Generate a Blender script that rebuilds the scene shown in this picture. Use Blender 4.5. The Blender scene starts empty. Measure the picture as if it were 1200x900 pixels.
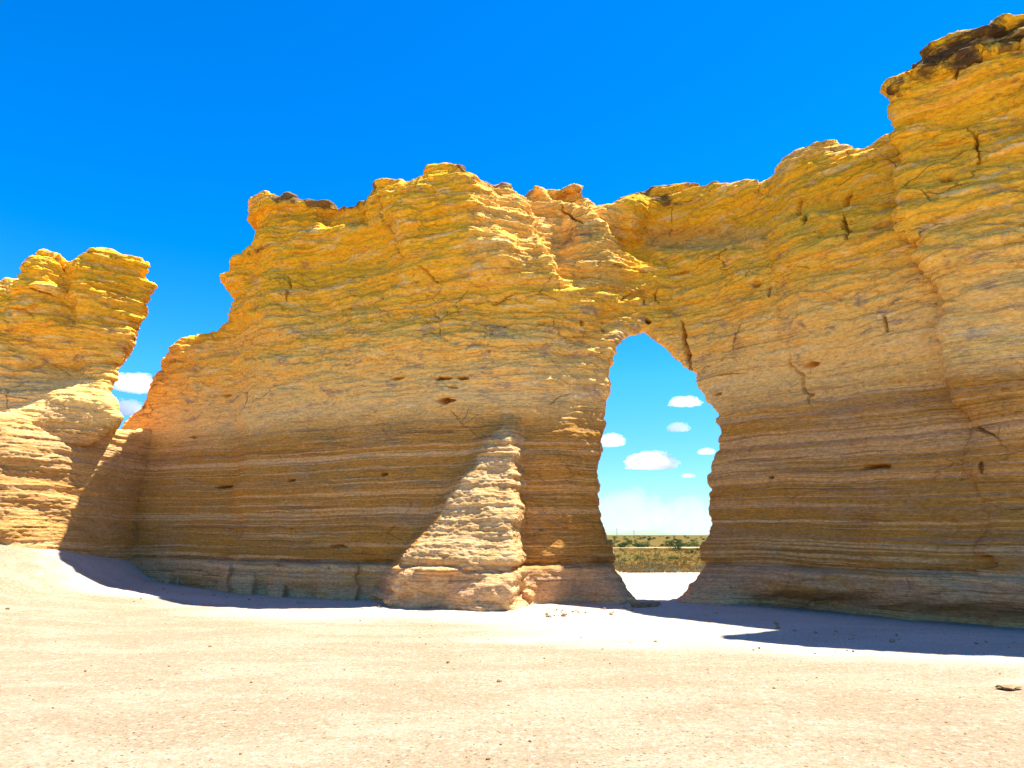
import bpy, math, random
import numpy as np
C = bpy.context
scene = C.scene
R = math.radians
random.seed(7)
rng = np.random.default_rng(11)
COL = scene.collection

# ------------------------------------------------------------------ camera model
EYE = 1.6
FPX = 800.0                      # focal length in pixels of a 1200 x 900 picture
PITCH = math.atan2(177.0, FPX)
cp, sp = math.cos(PITCH), math.sin(PITCH)

def ray(px, py):
    u = np.asarray(px, float) - 600.0
    v = 450.0 - np.asarray(py, float)
    return u, FPX * cp - v * sp, v * cp + FPX * sp

def on_depth(px, py, Y):
    a, b, c = ray(px, py)
    return a / b * Y, Y, EYE + c / b * Y

def on_front(px, py, f, off=0.0):
    """point where the sight line meets the upright sheet Y = f(X)"""
    a, b, c = ray(px, py)
    k = a / b
    Y = np.full(np.shape(k), 17.0)
    for _ in range(60):
        Y = 0.5 * Y + 0.5 * (f(k * Y) + off)
    return k * Y, EYE + c / b * Y

def project(X, Y, Z):
    z = Z - EYE
    d = Y * cp + z * sp
    return 600 + FPX * X / d, 450 - FPX * (z * cp - Y * sp) / d

# ------------------------------------------------------------------ noise
_M = np.uint32
def _hash(ix, iy, iz, seed):
    h = (ix.astype(_M) * _M(0x8DA6B343)) ^ (iy.astype(_M) * _M(0xD8163841)) ^ (iz.astype(_M) * _M(0xCB1AB31F)) ^ _M(seed * 7919 + 17)
    h ^= h >> _M(15); h *= _M(0x2C1B3C6D); h ^= h >> _M(12); h *= _M(0x297A2D39); h ^= h >> _M(15)
    return h

_G = np.array([[1,1,0],[-1,1,0],[1,-1,0],[-1,-1,0],[1,0,1],[-1,0,1],[1,0,-1],[-1,0,-1],
               [0,1,1],[0,-1,1],[0,1,-1],[0,-1,-1],[1,1,0],[-1,1,0],[0,-1,1],[0,-1,-1]], np.float32)

def perlin(x, y, z, seed=0):
    x = np.asarray(x, np.float32); y = np.asarray(y, np.float32); z = np.asarray(z, np.float32)
    x, y, z = np.broadcast_arrays(x, y, z)
    fx, fy, fz = np.floor(x), np.floor(y), np.floor(z)
    ix, iy, iz = fx.astype(np.int32), fy.astype(np.int32), fz.astype(np.int32)
    x = x - fx; y = y - fy; z = z - fz
    u = x*x*x*(x*(x*6-15)+10); v = y*y*y*(y*(y*6-15)+10); w = z*z*z*(z*(z*6-15)+10)
    def g(dx, dy, dz):
        h = _hash(ix+dx, iy+dy, iz+dz, seed) & _M(15)
        gg = _G[h]
        return gg[..., 0]*(x-dx) + gg[..., 1]*(y-dy) + gg[..., 2]*(z-dz)
    a = g(0,0,0); b = g(1,0,0); a = a + u*(b-a)
    c = g(0,1,0); d = g(1,1,0); c = c + u*(d-c)
    a = a + v*(c-a)
    e = g(0,0,1); b = g(1,0,1); e = e + u*(b-e)
    c = g(0,1,1); d = g(1,1,1); c = c + u*(d-c)
    e = e + v*(c-e)
    return a + w*(e-a)

def fbm(x, y, z, octv=3, seed=0, gain=0.5):
    t = 0; a = 1.0
    for k in range(octv):
        t = t + a * perlin(x*2**k, y*2**k, z*2**k, seed+k*13)
        a *= gain
    return t

def cells(x, z, seed):
    """irregular blocks: random value per block of a running bond, warped by the caller"""
    i = np.floor(z).astype(np.int32)
    sh = (_hash(i, i*0, i*0, seed) & _M(1023)).astype(np.float32)/1023
    j = np.floor(x + sh*3.7).astype(np.int32)
    return (_hash(i, j, i*0+3, seed) & _M(1023)).astype(np.float32)/1023*2-1

def smooth(e0, e1, x):
    t = np.clip((x-e0)/(e1-e0), 0, 1)
    return t*t*(3-2*t)

def beds(seed, tmin, tmax, ztop=16.0, soft=2):
    """a random stack of rock beds: table of how far each stands out"""
    r = np.random.default_rng(seed)
    z = -2.0; tab = np.zeros(int((ztop+2)*100)+1, np.float32)
    while z < ztop:
        t = r.uniform(tmin, tmax); a = int((z+2)*100); b = int((z+t+2)*100)
        tab[a:b] = r.uniform(-1, 1); z += t
    k = np.hanning(2*soft+3)[1:-1]; k /= k.sum()
    tab = np.convolve(tab, k, 'same')
    zz = np.arange(len(tab))/100.0-2
    return lambda q: np.interp(q, zz, tab).astype(np.float32)

def curve(pts):
    xs = np.array([p[0] for p in pts], float); ys = np.array([p[1] for p in pts], float)
    t = np.linspace(xs[0], xs[-1], 2000)
    y = np.interp(t, xs, ys)
    n = max(3, int(0.7/(t[1]-t[0])))
    k = np.hanning(n); k /= k.sum()
    y = np.convolve(np.pad(y, n, 'edge'), k, 'same')[n:-n]
    return lambda q: np.interp(q, t, y)

# ------------------------------------------------------------------ solids
def poly_sdf(X, Z, poly):
    P = np.asarray(poly, float)
    d = np.full(X.shape, 1e9); inside = np.zeros(X.shape, bool)
    for a, b in zip(P, np.roll(P, -1, 0)):
        e = b-a; wx, wz = X-a[0], Z-a[1]
        t = np.clip((wx*e[0]+wz*e[1])/max(e@e, 1e-9), 0, 1)
        d = np.minimum(d, (wx-e[0]*t)**2+(wz-e[1]*t)**2)
        c = (a[1] > Z) != (b[1] > Z)
        if abs(e[1]) > 1e-9:
            inside ^= c & (X < a[0]+(Z-a[1])/e[1]*e[0])
    d = np.sqrt(d)
    return np.where(inside, -d, d)

def smax(a, b, k):
    h = np.clip(0.5+0.5*(a-b)/k, 0, 1)
    return b+(a-b)*h + k*h*(1-h)

def surface_nets(vol, org, h):
    s = vol < 0
    c = [s[i:s.shape[0]-1+i, j:s.shape[1]-1+j, k:s.shape[2]-1+k] for i in (0,1) for j in (0,1) for k in (0,1)]
    n = np.zeros(c[0].shape, np.uint8)
    for q in c: n += q
    act = np.argwhere((n > 0) & (n < 8))
    idx = np.full(n.shape, -1, np.int32); idx[tuple(act.T)] = np.arange(len(act))
    off = np.array([(i,j,k) for i in (0,1) for j in (0,1) for k in (0,1)])
    val = np.stack([vol[tuple((act+o).T)] for o in off], 1)
    acc = np.zeros((len(act), 3)); cnt = np.zeros(len(act))
    for a in range(8):
        for b in range(a+1, 8):
            if np.abs(off[a]-off[b]).sum() != 1: continue
            va, vb = val[:, a], val[:, b]
            m = (va < 0) != (vb < 0)
            t = np.where(m, va/np.where(m, va-vb, 1), 0)
            acc += m[:, None]*(off[a]+t[:, None]*(off[b]-off[a])); cnt += m
    V = (act+acc/cnt[:, None])*h+np.asarray(org)
    quads = []
    for ax in range(3):
        a = [slice(None)]*3; b = [slice(None)]*3
        a[ax] = slice(0, -1); b[ax] = slice(1, None)
        sa, sb = s[tuple(a)], s[tuple(b)]
        e = np.argwhere(sa != sb)
        o1, o2 = [(1, 2), (2, 0), (0, 1)][ax]
        ok = (e[:, o1] > 0) & (e[:, o2] > 0) & (e[:, o1] < s.shape[o1]-1) & (e[:, o2] < s.shape[o2]-1)
        e = e[ok]
        fl = sa[tuple(e.T)]
        def at(d1, d2):
            q = e.copy(); q[:, o1] += d1; q[:, o2] += d2
            return idx[tuple(q.T)]
        q = np.stack([at(-1,-1), at(0,-1), at(0,0), at(-1,0)], 1)
        q[~fl] = q[~fl][:, ::-1]
        quads.append(q)
    return V, np.concatenate(quads)

def largest(V, F):
    lab = np.arange(len(V))
    a = F.ravel(); b = np.roll(F, -1, 1).ravel()
    while True:
        m = np.minimum(lab[a], lab[b]); new = lab.copy()
        np.minimum.at(new, a, m); np.minimum.at(new, b, m)
        new = new[new]; new = new[new]
        if (new == lab).all(): break
        lab = new
    keep = np.bincount(lab).argmax()
    idx = np.cumsum(lab == keep)-1
    return V[lab == keep], idx[F[lab[F[:, 0]] == keep]]

def mesh_np(name, V, F, smooth_shade=True):
    me = bpy.data.meshes.new(name)
    n = F.shape[1]
    me.vertices.add(len(V)); me.vertices.foreach_set('co', np.asarray(V, np.float32).ravel())
    me.loops.add(F.size); me.loops.foreach_set('vertex_index', F.astype(np.int32).ravel())
    me.polygons.add(len(F)); me.polygons.foreach_set('loop_start', np.arange(0, F.size, n, dtype=np.int32))
    me.update(calc_edges=True)
    if smooth_shade: me.polygons.foreach_set('use_smooth', np.ones(len(me.polygons), bool))
    return me

def subdivide(V, F):
    """one round of Catmull-Clark on a closed quad mesh"""
    nV, nF = len(V), len(F)
    fp = V[F].mean(1)
    a = F; b = np.roll(F, -1, 1)
    key = np.minimum(a, b).astype(np.int64)*nV+np.maximum(a, b)
    u, inv = np.unique(key.ravel(), return_inverse=True); inv = inv.reshape(F.shape)
    e0, e1 = u//nV, u % nV; nE = len(u)
    cnt = np.bincount(inv.ravel(), minlength=nE)
    ff = np.repeat(np.arange(nF), 4)
    ef = np.stack([np.bincount(inv.ravel(), fp[ff, k], nE) for k in range(3)], 1)
    mid = 0.5*(V[e0]+V[e1])
    ep = np.where((cnt == 2)[:, None], 0.5*mid+0.25*ef, mid)
    val = np.maximum(np.bincount(F.ravel(), minlength=nV), 1)
    Q = np.stack([np.bincount(F.ravel(), fp[ff, k], nV) for k in range(3)], 1)/val[:, None]
    ve = np.maximum(np.bincount(np.concatenate([e0, e1]), minlength=nV), 1)
    Rm = np.stack([np.bincount(np.concatenate([e0, e1]), np.concatenate([mid[:, k], mid[:, k]]), nV) for k in range(3)], 1)/ve[:, None]
    n = val[:, None]
    vp = (Q+2*Rm+(n-3)*V)/n
    E = inv+nV; f = np.arange(nF)+nV+nE
    q = [np.stack([F[:, k], E[:, k], f, E[:, k-1]], 1) for k in range(4)]
    return np.concatenate([vp, ep, fp]), np.concatenate(q)

def coords(me):
    v = np.empty(len(me.vertices)*3, np.float32); me.vertices.foreach_get('co', v)
    n = np.empty(len(me.vertices)*3, np.float32); me.vertex_normals.foreach_get('vector', n)
    return v.reshape(-1, 3), n.reshape(-1, 3)

def attr(me, name, val):
    a = me.attributes.new(name, 'FLOAT', 'POINT'); a.data.foreach_set('value', np.asarray(val, np.float32))

def split_off(me, vmask, name):
    """move the faces lying in a region of one finished body into a mesh of their own"""
    v, _ = coords(me)
    F = np.empty(len(me.loops), np.int32); me.loops.foreach_get('vertex_index', F); F = F.reshape(-1, 4)
    at = {}
    for n in ('bed', 'crust', 'sun_paint'):
        a = np.empty(len(v), np.float32); me.attributes[n].data.foreach_get('value', a); at[n] = a
    fm = vmask[F].sum(1) >= 3
    r = []
    for m, nm in ((~fm, me.name), (fm, name)):
        u = np.zeros(len(v), bool); u[F[m]] = True
        ix = np.cumsum(u)-1
        q = mesh_np(nm, v[u], ix[F[m]])
        for n in at: attr(q, n, at[n][u])
        r.append(q)
    bpy.data.meshes.remove(me)
    return r

# ------------------------------------------------------------------ objects
def tag(o, label=None, cat=None, group=None, kind=None):
    if label: o['label'] = label
    if cat: o['category'] = cat
    if group: o['group'] = group
    if kind: o['kind'] = kind
    return o

def obj(name, me, mat=None, parent=None, loc=None):
    o = bpy.data.objects.new(name, me); COL.objects.link(o)
    if mat: me.materials.clear(); me.materials.append(mat)
    if parent:
        o.parent = parent
        o.matrix_parent_inverse = parent.matrix_world.inverted()
    if loc is not None: o.location = loc
    return o

def empty(name, loc):
    o = bpy.data.objects.new(name, None); COL.objects.link(o); o.location = loc
    o.empty_display_size = 0.3
    C.view_layer.update()
    return o

# ------------------------------------------------------------------ materials
class Nodes:
    def __init__(s, name):
        s.m = bpy.data.materials.new(name); s.m.use_nodes = True
        s.t = s.m.node_tree; s.t.nodes.clear()
        s.out = s.new('ShaderNodeOutputMaterial')
    def new(s, t, **k):
        n = s.t.nodes.new(t)
        for a, b in k.items(): setattr(n, a, b)
        return n
    def link(s, a, b): s.t.links.new(a, b)
    def set(s, sock, v):
        if hasattr(v, 'links') or isinstance(v, bpy.types.NodeSocket): s.link(v, sock)
        else: sock.default_value = v
    def math(s, op, a, b=0.0, clamp=False):
        n = s.new('ShaderNodeMath', operation=op, use_clamp=clamp)
        s.set(n.inputs[0], a); s.set(n.inputs[1], b)
        return n.outputs[0]
    def attr(s, name):
        return s.new('ShaderNodeAttribute', attribute_name=name).outputs['Fac']
    def noise(s, vec, scale, detail=4, rough=0.55, dist=0.0):
        n = s.new('ShaderNodeTexNoise')
        s.link(vec, n.inputs['Vector'])
        n.inputs['Scale'].default_value = scale; n.inputs['Detail'].default_value = detail
        n.inputs['Roughness'].default_value = rough; n.inputs['Distortion'].default_value = dist
        return n.outputs['Fac']
    def vscale(s, vec, sc):
        n = s.new('ShaderNodeVectorMath', operation='MULTIPLY')
        s.link(vec, n.inputs[0]); n.inputs[1].default_value = sc
        return n.outputs[0]
    def step(s, v, a, b):
        n = s.new('ShaderNodeMapRange', interpolation_type='SMOOTHSTEP')
        s.set(n.inputs['Value'], v); n.inputs['From Min'].default_value = a; n.inputs['From Max'].default_value = b
        return n.outputs['Result']
    def ramp(s, v, stops, mode='LINEAR'):
        n = s.new('ShaderNodeValToRGB'); s.set(n.inputs[0], v)
        e = n.color_ramp.elements; n.color_ramp.interpolation = mode
        while len(e) < len(stops): e.new(0.5)
        for k, (p, c) in enumerate(stops): e[k].position = p; e[k].color = (*c, 1)
        return n.outputs[0]
    def mix(s, f, a, b, mode='MIX'):
        n = s.new('ShaderNodeMix', data_type='RGBA', blend_type=mode)
        s.set(n.inputs[0], f)
        for k, v in ((6, a), (7, b)):
            if isinstance(v, tuple): n.inputs[k].default_value = (*v, 1)
            else: s.link(v, n.inputs[k])
        return n.outputs[2]
    def bump(s, h, strength, dist, nrm=None):
        n = s.new('ShaderNodeBump'); s.link(h, n.inputs['Height'])
        n.inputs['Strength'].default_value = strength; n.inputs['Distance'].default_value = dist
        if nrm: s.link(nrm, n.inputs['Normal'])
        return n.outputs[0]
    def bsdf(s, col, rough=0.9, nrm=None, spec=0.15):
        n = s.new('ShaderNodeBsdfPrincipled')
        s.set(n.inputs['Base Color'], col if not isinstance(col, tuple) else (*col, 1))
        s.set(n.inputs['Roughness'], rough); n.inputs['Specular IOR Level'].default_value = spec
        if nrm: s.link(nrm, n.inputs['Normal'])
        s.link(n.outputs[0], s.out.inputs['Surface'])
        return n

def rock_material(name, cap=False):
    N = Nodes(name)
    pos = N.new('ShaderNodeTexCoord').outputs['Object']
    bed = N.attr('bed')
    xyz = N.new('ShaderNodeSeparateXYZ'); N.link(pos, xyz.inputs[0])
    cmb = N.new('ShaderNodeCombineXYZ')
    N.link(xyz.outputs[0], cmb.inputs[0]); N.link(xyz.outputs[1], cmb.inputs[1]); N.link(bed, cmb.inputs[2])
    bv = cmb.outputs[0]
    lam = N.noise(N.vscale(bv, (0.22, 0.22, 10.0)), 1.0, 6, 0.65)            # thin beds
    lam2 = N.noise(N.vscale(bv, (0.9, 0.9, 26.0)), 1.0, 4, 0.6)
    thick = N.noise(N.vscale(bv, (0.06, 0.06, 4.2)), 1.0, 3, 0.55)
    blot = N.noise(N.vscale(bv, (0.55, 0.55, 0.9)), 1.0, 5, 0.6)
    blot2 = N.noise(N.vscale(bv, (1.6, 1.6, 4.2)), 1.0, 5, 0.65, 0.4)
    fine = N.noise(N.vscale(pos, (9, 9, 20)), 1.0, 5, 0.75)
    # colour of the chalk by height in the stack of beds
    jit = N.math('MULTIPLY', N.math('SUBTRACT', blot, 0.5), 0.7)
    z = N.math('DIVIDE', N.math('ADD', bed, jit), 13.0)
    base = N.ramp(z, [(0.0, (0.64, 0.37, 0.17)), (0.06, (0.58, 0.33, 0.13)), (0.075, (0.44, 0.21, 0.035)), (0.33, (0.52, 0.265, 0.045)),
                      (0.39, (0.95, 0.62, 0.20)), (0.50, (0.97, 0.60, 0.13)), (0.58, (0.96, 0.55, 0.05)),
                      (0.74, (0.97, 0.545, 0.025)), (1.0, (0.96, 0.50, 0.02))])
    low = N.math('SUBTRACT', 1.0, N.step(bed, 4.3, 5.0))
    pz = N.noise(N.vscale(bv, (0.35, 0.35, 0.8)), 1.0, 5, 0.65)
    base = N.mix(N.math('MULTIPLY', N.math('MULTIPLY', N.step(pz, 0.52, 0.64), low), 0.6), base, (0.58, 0.26, 0.028))
    base = N.mix(N.math('MULTIPLY', N.math('MULTIPLY', N.math('SUBTRACT', 1.0, N.step(pz, 0.34, 0.46)), low), 0.5), base, (0.42, 0.27, 0.12))
    # pale and grey bands, strongest below
    band = N.step(thick, 0.55, 0.63)
    pale = N.mix(low, (0.95, 0.60, 0.14), (0.78, 0.47, 0.17))
    col = N.mix(N.math('MULTIPLY', band, 0.7), base, pale)
    dk = N.math('MULTIPLY', N.step(lam, 0.585, 0.612), N.math('ADD', 0.36, N.math('MULTIPLY', low, 0.26)))
    col = N.mix(dk, col, N.mix(low, (0.48, 0.19, 0.02), (0.22, 0.10, 0.022)))
    rust = N.math('MULTIPLY', N.step(lam2, 0.57, 0.66), 0.40)
    col = N.mix(rust, col, N.mix(low, (0.72, 0.29, 0.015), (0.50, 0.23, 0.02)))
    pl2 = N.math('MULTIPLY', N.math('SUBTRACT', 1.0, N.step(lam2, 0.30, 0.44)), 0.55)
    col = N.mix(pl2, col, N.mix(low, (0.97, 0.66, 0.13), (0.72, 0.42, 0.11)))
    # thin continuous pale and grey courses in the lower beds
    cs = N.noise(N.vscale(bv, (0.05, 0.05, 15.0)), 1.0, 3, 0.6)
    col = N.mix(N.math('MULTIPLY', N.math('MULTIPLY', N.step(cs, 0.56, 0.61), low), 0.5), col, (0.74, 0.50, 0.23))
    cg = N.math('SUBTRACT', 1.0, N.step(cs, 0.36, 0.42))
    col = N.mix(N.math('MULTIPLY', N.math('MULTIPLY', cg, low), 0.55), col, (0.34, 0.235, 0.15))
    pt = N.noise(N.vscale(bv, (0.5, 0.5, 11.0)), 1.0, 5, 0.7)                # dark partings that come and go
    col = N.mix(N.math('MULTIPLY', N.step(N.math('ABSOLUTE', N.math('SUBTRACT', pt, 0.5)), 0.012, 0.0), N.math('MULTIPLY', N.step(blot2, 0.46, 0.56), 0.62)), col, (0.24, 0.10, 0.022))
    cr2 = N.noise(N.vscale(bv, (0.8, 0.8, 5.0)), 1.0, 5, 0.7)                # cream crumbly lenses
    col = N.mix(N.math('MULTIPLY', N.math('MULTIPLY', N.step(cr2, 0.56, 0.64), N.math('SUBTRACT', 1.0, low)), 0.55), col, (0.97, 0.73, 0.30))
    # grey weathered skin in streaks along the beds
    mid = N.math('MULTIPLY', N.step(bed, 4.6, 5.6), N.math('SUBTRACT', 1.0, N.math('MULTIPLY', N.step(bed, 6.4, 8.4), 0.55)))
    gz = N.math('ADD', N.math('MULTIPLY', mid, 0.75), 0.2)
    grey = N.math('MULTIPLY', N.step(blot2, 0.54, 0.68), gz, True)
    col = N.mix(N.math('MULTIPLY', grey, 0.8), col, (0.36, 0.255, 0.18))
    # dark crust (lichen and iron) near the tops
    cr = N.attr('crust')
    crm = N.math('MULTIPLY', N.step(N.math('ADD', N.math('MULTIPLY', cr, 0.55), N.math('MULTIPLY', blot2, 0.6)), 0.52, 0.70), 0.92 if cap else 0.85)
    col = N.mix(crm, col, (0.11, 0.068, 0.032))
    if cap:
        col = N.mix(N.math('MULTIPLY', N.step(blot2, 0.40, 0.56), 0.85), col, (0.10, 0.055, 0.022))
    # dark specks and nicks in the old skin of the lower beds
    sk = N.noise(N.vscale(bv, (12.0, 12.0, 34.0)), 1.0, 4, 0.75)
    col = N.mix(N.math('MULTIPLY', N.step(sk, 0.56, 0.64), N.math('ADD', 0.16, N.math('MULTIPLY', low, 0.40))), col, (0.22, 0.10, 0.03))
    # hairline joints
    wv = N.new('ShaderNodeVectorMath', operation='ADD'); N.link(N.vscale(bv, (0.75, 0.75, 1.5)), wv.inputs[0])
    wn = N.new('ShaderNodeTexNoise'); N.link(pos, wn.inputs['Vector']); wn.inputs['Scale'].default_value = 1.7; wn.inputs['Detail'].default_value = 5
    wm = N.new('ShaderNodeVectorMath', operation='MULTIPLY'); N.link(wn.outputs['Color'], wm.inputs[0]); wm.inputs[1].default_value = (0.38, 0.38, 0.30)
    N.link(wm.outputs[0], wv.inputs[1])
    ve = N.new('ShaderNodeTexVoronoi', feature='DISTANCE_TO_EDGE'); N.link(wv.outputs[0], ve.inputs['Vector']); ve.inputs['Scale'].default_value = 0.9
    hair = N.math('MULTIPLY', N.math('SUBTRACT', 1.0, N.step(ve.outputs['Distance'], 0.004, 0.014)), N.step(N.noise(pos, 0.8, 3), 0.55, 0.64))
    col = N.mix(N.math('MULTIPLY', hair, N.math('SUBTRACT', 0.6, N.math('MULTIPLY', low, 0.35))), col, (0.22, 0.10, 0.03))
    # paler colour paints sunlight onto the rough buttress, ribs, crests and plinth
    sun_fac = N.attr('sun_paint')
    col = N.mix(N.math('MULTIPLY', sun_fac, 0.62), col, N.mix(N.step(blot2, 0.38, 0.62), (0.80, 0.575, 0.26), (0.60, 0.395, 0.145)))
    # fine grain
    g = N.math('ADD', 0.25, N.math('MULTIPLY', fine, 1.6))
    gc = N.new('ShaderNodeCombineColor')
    for k in range(3): N.link(g, gc.inputs[k])
    col = N.mix(1.0, col, gc.outputs[0], 'MULTIPLY')
    col = N.mix(1.0, col, (1.0, 0.925, 0.97), 'MULTIPLY')
    h1 = N.noise(N.vscale(bv, (3.0, 3.0, 34.0)), 1.0, 4, 0.6)
    h2 = N.noise(pos, 22.0, 5, 0.7)
    n1 = N.bump(h1, 0.9, 0.06)
    n2 = N.bump(h2, 0.7, 0.035, n1)
    n2 = N.bump(N.math('SUBTRACT', 1.0, hair), 0.8, 0.04, n2)
    N.bsdf(col, 0.95, n2, 0.08)
    return N.m

M_ROCK = rock_material('chalk_rock')
M_CAP = rock_material('dark_caprock', True)

# ------------------------------------------------------------------ rock shapes
bed_thin = beds(3, 0.035, 0.11, soft=1)
bed_mid = beds(5, 0.10, 0.38, soft=1)
bed_big = beds(9, 0.35, 1.1, soft=4)

def bed_height(X, Y, Z):
    return Z + 0.16*fbm(X*0.16, Y*0.16, Z*0+0.5, 2, 41) + 0.035*perlin(X*1.1, Y*1.1, Z*1.3, 43)

def detail(me, cracks=(), rough=1.0, sun_paint=None, crust=None, holes=()):
    """fine relief on a finished solid, along its normals; returns nothing, stores the bed heights"""
    v, n = coords(me)
    X, Y, Z = v.T
    q = bed_height(X, Y, Z)
    up = smooth(4.6, 7.2, Z)
    nh = np.sqrt(np.clip(1-n[:, 2]**2, 0, 1))
    gate = 0.55+0.9*fbm(X*0.5, Y*0.5, q*1.4, 2, 61)
    gate2 = 0.5+1.0*fbm(X*0.9, Y*0.9, q*2.5, 2, 63)
    d = bed_thin(q)*(0.011+0.012*up)*np.clip(gate2, 0, 1.4)
    d += bed_mid(q)*(0.018+0.050*up)*np.clip(gate, 0, 1.3)
    d += bed_big(q)*(0.025+0.06*up)
    # broken lenses of rock along the beds, each with a sharp upper lip
    a = fbm(X*0.8, Y*0.8, q*5.5, 3, 71, 0.55)
    d += (0.010+0.020*up)*np.clip(np.abs(a)*2.4-0.3, -0.3, 1)
    lens = fbm(X*0.55, Y*0.55, q*3.2, 3, 73, 0.55)
    d += (0.008+0.046*up)*smooth(0.07, 0.11, lens)
    lens2 = fbm(X*1.2, Y*1.2, q*8.0, 3, 75, 0.55)
    d += (0.008+0.020*up)*smooth(0.06, 0.11, lens2)
    # joints: blocks of uneven size that stand out or have fallen away
    wx = X+0.5*Y+0.45*fbm(X*0.7, Y*0.7, Z*0.7, 3, 81)
    wz = q+0.16*fbm(X*0.9, Y*0.9, Z*1.1, 3, 83)
    blk = cells(wx/0.9, wz/0.34, 5)
    blk2 = cells(wx/0.37+4.3, wz/0.15, 8)
    gb = np.clip(fbm(X*0.45, Y*0.45, Z*0.6, 2, 91)*2.0+0.35, 0, 1)
    d += up*gb*(0.050*blk+0.032*blk2)
    d += (0.012+0.016*up)*fbm(X*3, Y*3, Z*5, 3, 95)
    d += 0.013*perlin(X*9, Y*9, Z*13, 97)+0.008*perlin(X*17, Y*17, Z*23, 99)
    if sun_paint:
        fr = sun_paint(X, Y, Z, n)
        d += fr*(0.025*fbm(X*1.6, Y*1.6, q*5.5, 4, 103, 0.6)+0.03*np.abs(fbm(X*4, Y*4, q*12, 3, 105))+0.02*bed_thin(q))
    d *= rough*(0.35+0.65*nh)
    for fn in holes: d += fn(X, Y, Z)
    # cracks
    for pts, w, dep, ty in cracks:
        P = np.asarray(pts, float)
        lo = P.min(0)-0.5; hi = P.max(0)+0.5
        m = (X > lo[0]) & (X < hi[0]) & (Z > lo[1]) & (Z < hi[1]) & (n[:, 1] < 0.4) & (Y < ty)
        if not m.any(): continue
        xx = X[m]+0.07*perlin(X[m]*3, Z[m]*3, Z[m]*0, 31)+0.03*perlin(X[m]*9, Z[m]*9, Z[m]*0, 33)
        dd = np.full(m.sum(), 1e9)
        L = np.concatenate([[0], np.cumsum(np.hypot(*np.diff(P, axis=0).T))]); tot = L[-1]
        ww = np.zeros(m.sum())
        for k in range(len(P)-1):
            e = P[k+1]-P[k]
            t = np.clip(((xx-P[k, 0])*e[0]+(Z[m]-P[k, 1])*e[1])/(e@e), 0, 1)
            r = np.hypot(xx-P[k, 0]-t*e[0], Z[m]-P[k, 1]-t*e[1])
            s = (L[k]+t*(L[k+1]-L[k]))/tot
            b = r < dd; dd[b] = r[b]; ww[b] = (np.sin(np.pi*np.clip(s, 0.04, 0.96))**0.6)[b]
        d[m] -= 1.5*dep*smooth(1.25, 0.75, dd/(0.62*w*ww+0.006))*ww
    v = v + n*d[:, None]
    me.vertices.foreach_set('co', v.ravel().astype(np.float32)); me.update()
    attr(me, 'bed', q)
    attr(me, 'sun_paint', sun_paint(X, Y, Z, n) if sun_paint else np.zeros(len(X)))
    attr(me, 'crust', crust(X, Y, Z, n) if crust else np.zeros(len(X)))

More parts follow.
